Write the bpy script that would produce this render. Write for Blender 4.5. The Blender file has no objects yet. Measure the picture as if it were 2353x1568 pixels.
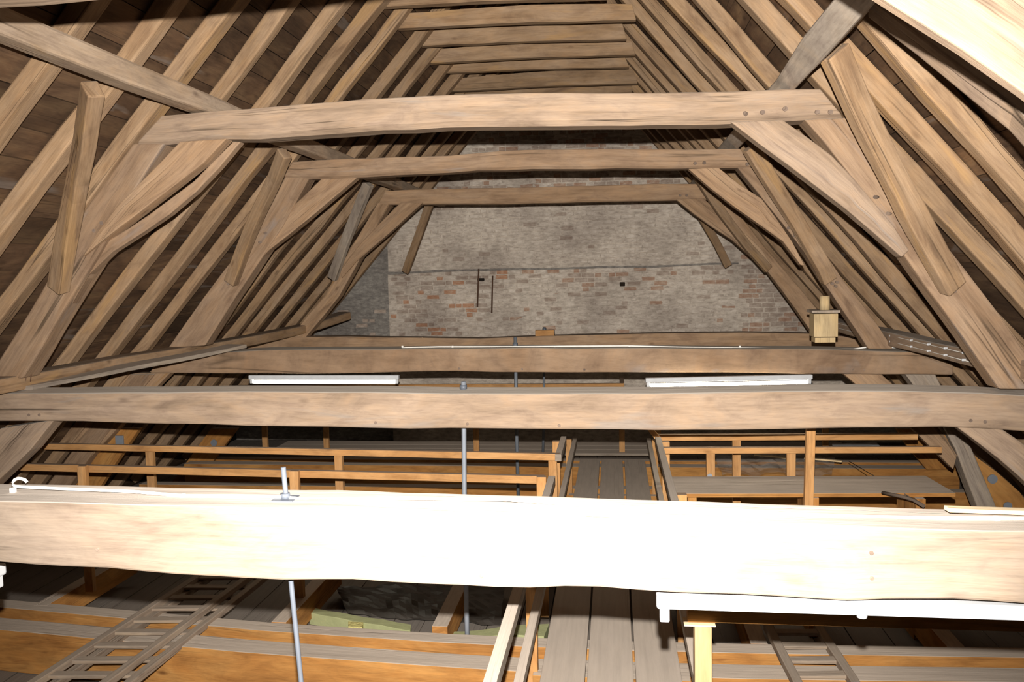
import bpy, math, random
from mathutils import Vector, Matrix, noise
random.seed(7)
sc = bpy.context.scene
COL = sc.collection
# ------------------------------------------------------------------ camera
F = 1900.0; CX = 1176.5; CY = 784.0
CAM = Vector((0, 0, 1.7))
_a = Vector(((1410-CX)/F, (622-CY)/F, 1.0)).normalized()
_r = math.radians(0.7)
_u = Vector((-math.sin(_r), -math.cos(_r), 0)); _u = (_u - _a*_u.dot(_a)).normalized()
_x = _a.cross(_u)
if _x.x < 0: _x = -_x
def ray(px, py):
    d = Vector(((px-CX)/F, (py-CY)/F, 1.0))
    return Vector((_x.dot(d), _a.dot(d), _u.dot(d)))
def at(px, py, Y):
    r = ray(px, py); return CAM + r*(Y/r.y)
def atz(px, py, z):
    r = ray(px, py); return CAM + r*((z-CAM.z)/r.z)
cam = bpy.data.cameras.new('camera'); co = bpy.data.objects.new('camera', cam); COL.objects.link(co)
# camera axes in world: image right, image up, backwards
R = Vector((_x.x, _a.x, _u.x)); D = Vector((_x.y, _a.y, _u.y)); Z = Vector((_x.z, _a.z, _u.z))
co.matrix_world = Matrix(((R.x, -D.x, -Z.x, CAM.x), (R.y, -D.y, -Z.y, CAM.y), (R.z, -D.z, -Z.z, CAM.z), (0, 0, 0, 1)))
cam.sensor_width = 36; cam.lens = 36*F/2353.0; cam.clip_start = 0.05; cam.clip_end = 200
sc.camera = co
# ------------------------------------------------------------------ world, flash, exposure
w = bpy.data.worlds.new('world'); sc.world = w; w.use_nodes = True
w.node_tree.nodes['Background'].inputs[0].default_value = (0.9, 0.8, 0.7, 1)
w.node_tree.nodes['Background'].inputs[1].default_value = 0.0015
fl = bpy.data.lights.new('flash', 'SPOT'); fl.spot_size = math.radians(98); fl.spot_blend = 1.0; fl.energy = 3650; fl.color = (1.0, 0.93, 0.84); fl.shadow_soft_size = 0.015
fo = bpy.data.objects.new('flash', fl); COL.objects.link(fo); fo.location = CAM + Vector((0.0, 0.0, 0.17)); fo.rotation_euler = co.matrix_world.to_euler()
sc.view_settings.view_transform = 'Standard'; sc.view_settings.look = 'None'
sc.view_settings.gamma = 1; sc.view_settings.use_curve_mapping = False
sc.view_settings.exposure = 0.0
# ------------------------------------------------------------------ materials
def newmat(name):
    m = bpy.data.materials.new(name); m.use_nodes = True
    nt = m.node_tree; b = nt.nodes['Principled BSDF']; b.inputs['Specular IOR Level'].default_value = 0.2
    return m, nt, b
def N(nt, t, **k):
    n = nt.nodes.new(t)
    for a, v in k.items(): setattr(n, a, v)
    return n
def ramp(nt, src, stops):
    r = N(nt, 'ShaderNodeValToRGB'); nt.links.new(src, r.inputs[0])
    e = r.color_ramp.elements
    e[0].position, e[0].color = stops[0][0], (*stops[0][1], 1); e[1].position, e[1].color = stops[-1][0], (*stops[-1][1], 1)
    for p, c in stops[1:-1]:
        q = e.new(p); q.color = (*c, 1)
    return r.outputs[0]
def mix(nt, f, a, b, mode='MIX'):
    m = N(nt, 'ShaderNodeMix', data_type='RGBA', blend_type=mode)
    for s, v in ((m.inputs[0], f), (m.inputs[6], a), (m.inputs[7], b)):
        if hasattr(v, 'links'): nt.links.new(v, s)
        else: s.default_value = v if isinstance(v, float) else (*v, 1)
    return m.outputs[2]
def mth(nt, op, a, b=0.0, clamp=False):
    m = N(nt, 'ShaderNodeMath', operation=op, use_clamp=clamp)
    for s, v in zip(m.inputs, (a, b)):
        if hasattr(v, 'links'): nt.links.new(v, s)
        else: s.default_value = v
    return m.outputs[0]
G1 = (1, 1, 1); G0 = (0, 0, 0)
def wood(name, dark, mid, light, patch=None, pamt=0.62, cracks=0.5, dust=0.8, dustc=(0.27, 0.24, 0.21), rough=0.85, var=0.35, bump=0.35, grain=16, stain=0.5):
    m, nt, b = newmat(name)
    uv = N(nt, 'ShaderNodeUVMap').outputs[0]
    oi = N(nt, 'ShaderNodeObjectInfo').outputs['Random']
    off = N(nt, 'ShaderNodeVectorMath', operation='ADD')
    cmb = N(nt, 'ShaderNodeCombineXYZ'); nt.links.new(mth(nt, 'MULTIPLY', oi, 60.0), cmb.inputs[0]); nt.links.new(mth(nt, 'MULTIPLY', oi, 37.0), cmb.inputs[1]); nt.links.new(mth(nt, 'MULTIPLY', oi, 11.0), cmb.inputs[2])
    nt.links.new(uv, off.inputs[0]); nt.links.new(cmb.outputs[0], off.inputs[1])
    def nz(sx, sy, det=4, dist=0.0, ro=0.6):
        mp = N(nt, 'ShaderNodeMapping'); mp.inputs['Scale'].default_value = (sx, sy, 1); nt.links.new(off.outputs[0], mp.inputs[0])
        n = N(nt, 'ShaderNodeTexNoise'); n.inputs['Scale'].default_value = 1; n.inputs['Detail'].default_value = det; n.inputs['Roughness'].default_value = ro; n.inputs['Distortion'].default_value = dist
        nt.links.new(mp.outputs[0], n.inputs['Vector']); return n.outputs[0]
    g = nz(1.6, grain*2.2, 5, 0.35, 0.65)
    big = nz(1.3, 5, 4, 0.8)
    c = ramp(nt, big, [(0.25, dark), (0.48, mid), (0.75, light)])
    c = mix(nt, 0.38, c, ramp(nt, g, [(0.25, (0.45, 0.42, 0.4)), (0.5, (1, 1, 1)), (0.8, (1.25, 1.22, 1.18))]), 'MULTIPLY')
    c = mix(nt, 0.9, c, ramp(nt, nz(2.6, 7, 5, 1.0, 0.65), [(0.3, (0.74, 0.72, 0.74)), (0.5, (1, 1, 1)), (0.68, (1.12, 1.07, 1.0))]), 'MULTIPLY')
    if patch:
        p = ramp(nt, nz(0.9, 6.5, 3, 0.6), [(pamt, G0), (pamt+0.08, G1)])
        c = mix(nt, mth(nt, 'MULTIPLY', p, 0.75), c, patch)
    c = mix(nt, 0.5, c, ramp(nt, nz(7, 95, 4, 0.1, 0.7), [(0.3, (0.7, 0.68, 0.66)), (0.5, (1, 1, 1)), (0.75, (1.15, 1.14, 1.12))]), 'MULTIPLY')
    # long drying cracks
    ck = nz(0.16, 8, 2, 0.12, 0.45)
    ckl = mth(nt, 'ABSOLUTE', mth(nt, 'SUBTRACT', ck, 0.5))
    ckm = nz(0.9, 2.5, 2)
    ckf = mth(nt, 'MULTIPLY', ramp(nt, ckl, [(0.0, G1), (0.014, G0)]), ramp(nt, ckm, [(0.5, G0), (0.6, G1)]))
    c = mix(nt, mth(nt, 'MULTIPLY', ckf, cracks), c, (0.03, 0.02, 0.012))
    # knots and worm marks
    vo = N(nt, 'ShaderNodeTexVoronoi'); mp = N(nt, 'ShaderNodeMapping'); mp.inputs['Scale'].default_value = (2.2, 5.5, 1); nt.links.new(off.outputs[0], mp.inputs[0]); nt.links.new(mp.outputs[0], vo.inputs['Vector']); vo.inputs['Scale'].default_value = 1
    c = mix(nt, mth(nt, 'MULTIPLY', ramp(nt, vo.outputs['Distance'], [(0.03, G1), (0.12, G0)]), stain), c, (dark[0]*0.35, dark[1]*0.3, dark[2]*0.3))
    # object to object tone
    v = mth(nt, 'ADD', mth(nt, 'MULTIPLY', oi, var), 1.0-var/2)
    hs = N(nt, 'ShaderNodeHueSaturation'); nt.links.new(c, hs.inputs['Color']); nt.links.new(v, hs.inputs['Value']); c = hs.outputs[0]
    if dust > 0:
        ge = N(nt, 'ShaderNodeNewGeometry'); sp = N(nt, 'ShaderNodeSeparateXYZ'); nt.links.new(ge.outputs['Normal'], sp.inputs[0])
        d = ramp(nt, sp.outputs[2], [(0.55, G0), (0.85, G1)])
        tx = N(nt, 'ShaderNodeTexNoise'); tx.inputs['Scale'].default_value = 9; tx.inputs['Detail'].default_value = 6
        dc = mix(nt, tx.outputs[0], (dustc[0]*0.75, dustc[1]*0.75, dustc[2]*0.75), (dustc[0]*1.2, dustc[1]*1.2, dustc[2]*1.2))
        c = mix(nt, mth(nt, 'MULTIPLY', d, dust), c, dc)
    nt.links.new(c, b.inputs['Base Color']); b.inputs['Roughness'].default_value = rough
    bp = N(nt, 'ShaderNodeBump'); bp.inputs['Strength'].default_value = bump; bp.inputs['Distance'].default_value = 0.01
    h = mth(nt, 'SUBTRACT', mth(nt, 'ADD', g, mth(nt, 'MULTIPLY', big, 0.8)), mth(nt, 'MULTIPLY', ckf, 1.2))
    nt.links.new(h, bp.inputs['Height']); nt.links.new(bp.outputs[0], b.inputs['Normal'])
    return m
def plain(name, col, rough=0.6, metal=0.0, emit=0, var=0.15, scale=14, bump=0.0):
    m, nt, b = newmat(name)
    tc = N(nt, 'ShaderNodeTexCoord').outputs['Object']
    tx = N(nt, 'ShaderNodeTexNoise'); tx.inputs['Scale'].default_value = scale; tx.inputs['Detail'].default_value = 5; nt.links.new(tc, tx.inputs['Vector'])
    c = mix(nt, tx.outputs[0], tuple(x*(1-var) for x in col), tuple(min(1, x*(1+var)) for x in col))
    nt.links.new(c, b.inputs['Base Color']); b.inputs['Roughness'].default_value = rough; b.inputs['Metallic'].default_value = metal
    if bump:
        bp = N(nt, 'ShaderNodeBump'); bp.inputs['Strength'].default_value = bump; bp.inputs['Distance'].default_value = 0.02
        nt.links.new(tx.outputs[0], bp.inputs['Height']); nt.links.new(bp.outputs[0], b.inputs['Normal'])
    if emit:
        b.inputs['Emission Color'].default_value = (1, 0.93, 0.74, 1); b.inputs['Emission Strength'].default_value = emit
    return m
OAK = wood('oak', (0.215, 0.155, 0.108), (0.315, 0.232, 0.168), (0.375, 0.283, 0.212), (0.27, 0.23, 0.2), 0.6, 0.8, 0.9, dustc=(0.5, 0.455, 0.405), var=0.08, stain=0.35)
OAKR = wood('oak_rafter', (0.21, 0.13, 0.075), (0.32, 0.215, 0.13), (0.40, 0.285, 0.19), (0.40, 0.25, 0.12), 0.59, 0.6, 0.5, var=0.22)
OAKG = wood('oak_grey', (0.22, 0.175, 0.14), (0.34, 0.285, 0.235), (0.44, 0.375, 0.31), (0.42, 0.30, 0.18), 0.68, 0.7, 0.7, var=0.15)
OAKN = wood('oak_near', (0.18, 0.135, 0.1), (0.24, 0.188, 0.146), (0.28, 0.225, 0.18), None, 0.6, 0.35, 0.85, dustc=(0.42, 0.375, 0.335), var=0.0, stain=0.3)  # darker, greyer oak copy: offsets flash glare on the near beam by colour
OAKM = wood('oak_far', (0.205, 0.132, 0.083), (0.295, 0.2, 0.13), (0.35, 0.25, 0.172), (0.26, 0.21, 0.18), 0.62, 0.7, 0.9, dustc=(0.42, 0.38, 0.33), var=0.1, stain=0.3)  # redder, darker oak copy: warm bounced light at distance put into the colour
OAKP = wood('oak_purlin', (0.30, 0.225, 0.16), (0.44, 0.335, 0.245), (0.54, 0.43, 0.33), (0.45, 0.3, 0.16), 0.66, 0.6, 0.5, var=0.05)  # brighter oak copy: makes up for flash grazing the left purlin
OAKL = wood('oak_lit', (0.34, 0.285, 0.24), (0.48, 0.415, 0.35), (0.58, 0.51, 0.44), (0.45, 0.34, 0.22), 0.66, 0.6, 0.5, var=0.05)  # paler oak copy: lit look of the right purlin painted in, flash only grazes it
OAKB = wood('oak_brace', (0.25, 0.16, 0.095), (0.36, 0.24, 0.15), (0.42, 0.295, 0.195), (0.30, 0.17, 0.07), 0.66, 0.5, 0.5, var=0.15)
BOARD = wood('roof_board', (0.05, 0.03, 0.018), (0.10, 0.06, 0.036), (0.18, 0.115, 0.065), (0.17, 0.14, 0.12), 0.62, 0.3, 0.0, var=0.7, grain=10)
PINE = wood('orange_pine', (0.36, 0.18, 0.065), (0.48, 0.26, 0.105), (0.58, 0.34, 0.155), (0.38, 0.15, 0.04), 0.7, 0.15, 0.75, dustc=(0.24, 0.2, 0.17), var=0.2, grain=10)
GLUE = wood('glulam_face', (0.26, 0.11, 0.03), (0.40, 0.19, 0.055), (0.50, 0.27, 0.09), (0.25, 0.10, 0.03), 0.66, 0.25, 0.95, dustc=(0.52, 0.455, 0.39), var=0.1, grain=14, stain=0.7)
PALE = wood('pale_pine', (0.6, 0.45, 0.25), (0.72, 0.56, 0.34), (0.8, 0.66, 0.44), None, 0.7, 0.0, 0.3, var=0.1, grain=8, stain=0.2)
DUSTY = wood('dusty_plank', (0.2, 0.165, 0.135), (0.27, 0.23, 0.19), (0.33, 0.285, 0.24), (0.36, 0.29, 0.22), 0.7, 0.2, 0.75, dustc=(0.56, 0.49, 0.425), var=0.12)
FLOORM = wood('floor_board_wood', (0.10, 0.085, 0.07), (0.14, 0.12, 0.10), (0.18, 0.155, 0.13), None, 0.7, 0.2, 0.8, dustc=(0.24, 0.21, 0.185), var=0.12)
LADW = wood('ladder_wood', (0.2, 0.15, 0.11), (0.28, 0.22, 0.17), (0.36, 0.29, 0.22), (0.4, 0.28, 0.16), 0.66, 0.3, 0.6, dustc=(0.36, 0.31, 0.26), var=0.15)
STEEL = plain('galvanised_steel', (0.26, 0.29, 0.34), 0.5, 0.3)
NSTEEL = plain('blue_grey_rod', (0.115, 0.13, 0.16), 0.55, 0.2)
DSTEEL = plain('dull_steel', (0.16, 0.18, 0.21), 0.5, 0.4)
RUST = plain('rusty_iron', (0.13, 0.075, 0.05), 0.8, 0.1)
WHITE = plain('white_enamel', (0.5, 0.52, 0.55), 0.4)
YPINE = wood('yellow_pine', (0.28, 0.195, 0.10), (0.34, 0.24, 0.125), (0.40, 0.29, 0.16), None, 0.7, 0, 0.3, var=0, grain=8, stain=0.3)
CABLE = plain('white_cable', (0.8, 0.79, 0.76), 0.5)
TUBE = plain('lit_tube', (0.9, 0.9, 0.85), 0.3, emit=22.0)
PEG = wood('peg_wood', (0.12, 0.09, 0.07), (0.2, 0.15, 0.12), (0.26, 0.2, 0.16), dust=0)
CARD = wood('nest_box_wood', (0.44, 0.33, 0.18), (0.52, 0.4, 0.23), (0.58, 0.46, 0.28), None, 0.7, 0, 0.5, var=0.05, stain=0.2)
# ------------------------------------------------------------------ builders
def tag(o, label=None, cat=None, group=None, kind=None):
    if label: o['label'] = label
    if cat: o['category'] = cat
    if group: o['group'] = group
    if kind: o['kind'] = kind
    return o
def empty(name, loc=(0, 0, 0)):
    o = bpy.data.objects.new(name, None); COL.objects.link(o); o.location = loc; o.empty_display_size = 0.1
    return o
def link(name, verts, faces, mat, parent=None, uvs=None, bevel=0.0, smooth=False, mats=None, midx=None):
    me = bpy.data.meshes.new(name); me.from_pydata([tuple(v) for v in verts], [], faces)
    for mm in (mats or [mat]): me.materials.append(mm)
    if midx: me.polygons.foreach_set('material_index', midx)
    ul = me.uv_layers.new(name='UVMap')
    if uvs:
        k = 0
        for fuv in uvs:
            for q in fuv: ul.data[k].uv = q; k += 1
    else:
        for p in me.polygons:
            n = p.normal
            for li, vi in zip(p.loop_indices, p.vertices):
                c = me.vertices[vi].co
                ul.data[li].uv = (c.x, c.y) if abs(n.z) > .7 else ((c.x, c.z) if abs(n.y) > .7 else (c.y, c.z))
    if smooth:
        me.polygons.foreach_set('use_smooth', [True]*len(me.polygons))
    o = bpy.data.objects.new(name, me); COL.objects.link(o)
    if parent is not None:
        o.parent = parent; o.location = -Vector(parent.location) if parent.type == 'EMPTY' and not parent.parent else (0, 0, 0)
    if bevel:
        b = o.modifiers.new('bevel', 'BEVEL'); b.width = bevel; b.segments = 2; b.limit_method = 'ANGLE'; b.angle_limit = math.radians(50)
    return o
def loft(name, secs, mat, parent=None, bevel=0.008):
    """secs: list of closed rings of equal count (world points); UV u = length, v = girth"""
    n = len(secs[0]); verts = [v for s in secs for v in s]; faces = []; uvs = []
    L = [0.0]
    for i in range(1, len(secs)):
        c0 = sum(secs[i-1], Vector())/n; c1 = sum(secs[i], Vector())/n; L.append(L[-1]+(c1-c0).length)
    per = [0.0]
    for k in range(n): per.append(per[-1]+(secs[0][(k+1) % n]-secs[0][k]).length)
    for i in range(len(secs)-1):
        for k in range(n):
            k2 = (k+1) % n
            faces.append((i*n+k, i*n+k2, (i+1)*n+k2, (i+1)*n+k))
            uvs.append(((L[i], per[k]), (L[i], per[k+1]), (L[i+1], per[k+1]), (L[i+1], per[k])))
    faces.append(tuple(reversed(range(n)))); uvs.append([(per[k]*0.3, per[k]) for k in reversed(range(n))])
    m = (len(secs)-1)*n; faces.append(tuple(m+k for k in range(n))); uvs.append([(per[k]*0.3, per[k]) for k in range(n)])
    # orient outwards
    c = sum(secs[0], Vector())/n; v0, v1, v2 = secs[0][0], secs[0][1], secs[1][0]
    if (v1-v0).cross(v2-v0).dot((v0+v1)/2-c) < 0:
        faces = [tuple(reversed(f)) for f in faces]; uvs = [list(reversed(u)) for u in uvs]
    return link(name, verts, faces, mat, parent, uvs, bevel)
def interp(pts, t):
    """pts sorted by first value -> value list at t"""
    if t <= pts[0][0]: return pts[0][1]
    for a, b in zip(pts, pts[1:]):
        if t <= b[0]: return a[1]+(b[1]-a[1])*(t-a[0])/(b[0]-a[0])
    return pts[-1][1]
def resample(poly, n):
    d = [0]
    for a, b in zip(poly, poly[1:]): d.append(d[-1]+math.dist(a, b))
    out = []
    for i in range(n):
        t = d[-1]*i/(n-1)
        for k in range(len(poly)-1):
            if t <= d[k+1] or k == len(poly)-2:
                f = (t-d[k])/max(1e-9, d[k+1]-d[k]); out.append(tuple(poly[k][j]+(poly[k+1][j]-poly[k][j])*f for j in range(len(poly[0])))); break
    return out
def jit(p, amp, sc_=2.3, seed=0):
    q = Vector(p)*sc_+Vector((seed*3.1, seed*1.7, seed)); return noise.noise(q)*amp
def frontal(name, A, B, Y, t, mat, parent=None, n=None, cham=0.0, ext=None, dY=0.0, bevel=0.01, amp=0.008, tilt=0.0):
    """timber standing in the plane of a truss: A and B are its two long edges in that plane, t its depth"""
    seed = random.random()*50
    n = n or max(6, int(math.dist(A[0], A[-1])/70)+2)
    a = [at(p[0], p[1], Y) for p in resample(A, n)]; b = [at(p[0], p[1], Y) for p in resample(B, n)]
    if ext:
        if ext[0] is not None: a.insert(0, Vector((ext[0], Y, a[0].z))); b.insert(0, Vector((ext[0], Y, b[0].z)))
        if ext[1] is not None: a.append(Vector((ext[1], Y, a[-1].z))); b.append(Vector((ext[1], Y, b[-1].z)))
    secs = []
    m = len(a)
    for i in range(m):
        ja = jit(a[i], amp, 4, seed); jb = jit(b[i], amp, 4, seed+9); jy = jit(a[i], amp*1.3, 1.6, seed+5)
        dd = (b[i]-a[i]).normalized()
        yy = dY*(i/(m-1))
        p = a[i]+dd*ja; q = b[i]+dd*jb
        y0 = Vector((0, yy+jy, 0)); y1 = Vector((0, t+yy, 0)); yt = y1+Vector((0, 0, tilt))
        if cham:
            secs.append([p+y0, q-dd*cham+y0, q+y0+Vector((0, cham, 0)), q+y1, p+yt])
        else:
            secs.append([p+y0, q+y0, q+y1, p+yt])
    return loft(name, secs, mat, parent, bevel)
def sweep(name, pts, wid, hei, mat, parent=None, up=Vector((0, 0, 1)), n=None, amp=0.006, bevel=0.006, taper=1.0, side=None):
    """box-section timber along a polyline; wid across, hei along up"""
    seed = random.random()*50
    pts = [tuple(p) for p in pts]
    n = n or max(2, int(math.dist(pts[0], pts[-1])/0.45)+1)
    if len(pts) > 2: n = max(n, 2*len(pts))
    P = [Vector(q) for q in resample(pts, n)]
    secs = []
    for i, p in enumerate(P):
        d = (P[min(i+1, n-1)]-P[max(i-1, 0)]).normalized()
        if side is None:
            s = d.cross(up).normalized(); u = s.cross(d).normalized()
        else:
            s = (side-d*side.dot(d)).normalized(); u = s.cross(d).normalized()
        f = 1+(taper-1)*i/(n-1)
        w_ = wid*f/2+jit(p, amp, 3, seed); h_ = hei*f/2+jit(p, amp, 3, seed+4)
        c = p+s*jit(p, amp*1.6, 1.1, seed+8)+u*jit(p, amp*1.6, 1.1, seed+12)
        secs.append([c-s*w_-u*h_, c+s*w_-u*h_, c+s*w_+u*h_, c-s*w_+u*h_])
    return loft(name, secs, mat, parent, bevel)
def box(name, lo, hi, mat, parent=None, bevel=0.003, along=0):
    lo = Vector(lo); hi = Vector(hi)
    def P(i, j, k): return Vector(((lo.x, hi.x)[i], (lo.y, hi.y)[j], (lo.z, hi.z)[k]))
    if along == 0: s = [[P(i, 0, 0), P(i, 1, 0), P(i, 1, 1), P(i, 0, 1)] for i in (0, 1)]
    elif along == 1: s = [[P(0, i, 0), P(1, i, 0), P(1, i, 1), P(0, i, 1)] for i in (0, 1)]
    else: s = [[P(0, 0, i), P(1, 0, i), P(1, 1, i), P(0, 1, i)] for i in (0, 1)]
    return loft(name, s, mat, parent, bevel)
def tube(name, pts, r, mat, parent=None, seg=10, res=None):
    P = [Vector(p) for p in pts]
    if res: P = [Vector(q) for q in resample([tuple(p) for p in P], res)]
    secs = []
    for i, p in enumerate(P):
        d = (P[min(i+1, len(P)-1)]-P[max(i-1, 0)]).normalized()
        u = Vector((0, 0, 1)) if abs(d.z) < .9 else Vector((0, 1, 0))
        s = d.cross(u).normalized(); u = s.cross(d)
        secs.append([p+(s*math.cos(a)+u*math.sin(a))*r for a in [2*math.pi*k/seg for k in range(seg)]])
    o = loft(name, secs, mat, parent, 0); o.data.polygons.foreach_set('use_smooth', [len(p.vertices) == 4 for p in o.data.polygons]); return o
def disc(name, c, ax, r, h, mat, parent=None, seg=12):
    c = Vector(c); ax = Vector(ax).normalized(); return tube(name, [c, c+ax*h], r, mat, parent, seg)
ordn = ['first', 'second', 'third', 'fourth', 'fifth', 'sixth', 'seventh', 'eighth', 'ninth', 'tenth', 'eleventh', 'twelfth', 'thirteenth', 'fourteenth', 'fifteenth', 'sixteenth', 'seventeenth', 'eighteenth', 'nineteenth']
# roof planes: inner face of the rafters
TL = math.radians(48.3); TR = math.radians(49.5)
OL = 0.2115/math.cos(TL); OR_ = 0.197/math.cos(TR)
def zL(x): return 0.97+OL+(x+4.7)*math.tan(TL)
def zR(x): return 0.896+OR_+(2.85-x)*math.tan(TR)
RX = (zR(0)-zL(0))/(math.tan(TL)+math.tan(TR)); RZ = zL(RX)
nL = Vector((-math.sin(TL), 0, math.cos(TL))); nR = Vector((math.sin(TR), 0, math.cos(TR)))   # outwards
dL = Vector((math.cos(TL), 0, math.sin(TL))); dR = Vector((-math.cos(TR), 0, math.sin(TR)))   # upslope
Y0 = 0.6; YW = 14.3
ZF = -1.28
# ------------------------------------------------------------------ ceiling (roof sheathing)
RAFT = 0.125
ceil = empty('ceiling', (RX, 7, RZ)); tag(ceil, 'dark brown boarding of the roof slopes behind the rafters', kind='structure')
def roof_side(n, d, x0, z0, length):
    base = Vector((x0, 0, z0))+n*(RAFT+0.004)
    row = 0; s = 0.0
    while s < length-0.05:
        wd = random.uniform(0.19, 0.27); wd = min(wd, length-s)
        y = Y0-random.uniform(0, 2.0)
        while y < YW+0.3:
            L = random.uniform(4.2, 5.6); y1 = min(y+L, YW+0.4)
            ya = max(y, Y0)
            if y1-ya > 0.2:
                lift = random.uniform(0, 0.008)
                g = 0.003
                p0 = base+d*(s+g)+n*lift; p1 = base+d*(s+wd-g)+n*lift; th = n*0.022
                v = [p0, p1, p1+th, p0+th]
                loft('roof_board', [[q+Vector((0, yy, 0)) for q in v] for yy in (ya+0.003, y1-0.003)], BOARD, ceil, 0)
            y = y1
        s += wd; row += 1
LL = (RZ-zL(-7.2))/math.sin(TL); LR = (RZ-zR(5.3))/math.sin(TR)
roof_side(nL, dL, -7.2, zL(-7.2), LL+0.1); roof_side(nR, dR, 5.3, zR(5.3), LR+0.1)
# outer skin behind the boards so that no gap shows the sky
pl = [Vector((-7.2, 0, zL(-7.2)))+nL*0.22, Vector((RX, 0, RZ+0.32)), Vector((5.3, 0, zR(5.3)))+nR*0.22]
vs = []; 
for q in pl:
    for yy in (Y0, YW+0.6): vs.append(Vector((q.x, yy, q.z)))
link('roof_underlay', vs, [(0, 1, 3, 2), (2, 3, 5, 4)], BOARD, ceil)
# ------------------------------------------------------------------ floor
flo = empty('floor', (0, 7, ZF)); tag(flo, 'grey dusty boarded floor deep below the walkways', kind='structure')
x = -7.0
while x < 5.0:
    wd = random.uniform(0.24, 0.3); z = ZF-random.uniform(0, 0.006)
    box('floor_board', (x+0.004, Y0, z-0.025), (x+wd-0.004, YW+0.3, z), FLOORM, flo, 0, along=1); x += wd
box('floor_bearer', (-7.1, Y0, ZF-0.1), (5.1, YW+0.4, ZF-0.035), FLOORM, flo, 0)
# ------------------------------------------------------------------ back wall
def lime(name, a, b_, c_, scale=7, bump=0.6):
    m, nt, b = newmat(name)
    tc = N(nt, 'ShaderNodeTexCoord').outputs['Object']
    t1 = N(nt, 'ShaderNodeTexNoise'); t1.inputs['Scale'].default_value = scale; t1.inputs['Detail'].default_value = 8; t1.inputs['Roughness'].default_value = 0.7; mp = N(nt, 'ShaderNodeMapping'); mp.inputs['Scale'].default_value = (1, 1, 2.4); nt.links.new(tc, mp.inputs[0]); nt.links.new(mp.outputs[0], t1.inputs['Vector'])
    t2 = N(nt, 'ShaderNodeTexNoise'); t2.inputs['Scale'].default_value = 1.1; t2.inputs['Detail'].default_value = 5; nt.links.new(tc, t2.inputs['Vector'])
    c = ramp(nt, t1.outputs[0], [(0.3, a), (0.5, b_), (0.68, c_)])
    c = mix(nt, 0.8, c, ramp(nt, t2.outputs[0], [(0.3, (0.6, 0.57, 0.56)), (0.6, (1.1, 1.1, 1.08))]), 'MULTIPLY')
    nt.links.new(c, b.inputs['Base Color']); b.inputs['Roughness'].default_value = 0.95
    bp = N(nt, 'ShaderNodeBump'); bp.inputs['Strength'].default_value = bump; bp.inputs['Distance'].default_value = 0.03
    nt.links.new(t1.outputs[0], bp.inputs['Height']); nt.links.new(bp.outputs[0], b.inputs['Normal'])
    return m
LIME = lime('lime_mortar', (0.40, 0.34, 0.295), (0.66, 0.585, 0.51), (0.84, 0.76, 0.68), 9)
LIMEB = lime('limed_brick', (0.40, 0.33, 0.285), (0.70, 0.62, 0.545), (0.9, 0.82, 0.74), 8)
REDB = lime('bare_red_brick', (0.38, 0.22, 0.16), (0.53, 0.36, 0.27), (0.66, 0.54, 0.45), 9)
BRNB = lime('brown_brick', (0.34, 0.26, 0.21), (0.50, 0.41, 0.35), (0.66, 0.57, 0.50), 9)
GRYB = lime('grey_brick', (0.18, 0.165, 0.16), (0.30, 0.28, 0.26), (0.45, 0.42, 0.39), 10)
ORGB = lime('orange_brick', (0.46, 0.22, 0.13), (0.6, 0.34, 0.22), (0.68, 0.5, 0.38), 10)
BM = [LIMEB, REDB, BRNB, GRYB, ORGB]
wall = empty('wall_back', (RX, YW, 0)); tag(wall, 'limewashed brick gable wall closing the far end', kind='structure')
XL, XR, ZLED = -3.97, 2.08, 1.765
def wslab(name, xa, xb, za, zb, y, mat):
    # slab of wall clipped by the roof slopes
    n = 24; top = []; bot = []
    for i in range(n+1):
        x = xa+(xb-xa)*i/n; zt = min(zb, zL(x)+0.25, zR(x)+0.25, RZ)
        top.append(Vector((x, y, max(zt, za+0.001)))); bot.append(Vector((x, y, za)))
    secs = [[b_, t, t+Vector((0, 0.3, 0)), b_+Vector((0, 0.3, 0))] for b_, t in zip(bot, top)]
    loft(name, secs, mat, wall, 0)
wslab('wall_core', -7, XL, -1.3, 6, YW+0.14, GRYB)
wslab('wall_core', XL, XR, -1.3, ZLED, YW+0.012, LIME)
wslab('wall_core', XL, XR, ZLED, 6, YW+0.062, LIME)
wslab('wall_core', XR, 5, -1.3, 6, YW+0.052, LIME)
proto = {}
stuff_v = []; stuff_f = []; stuff_m = []
bricks = []
row = 0; z = 0.62
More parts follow.
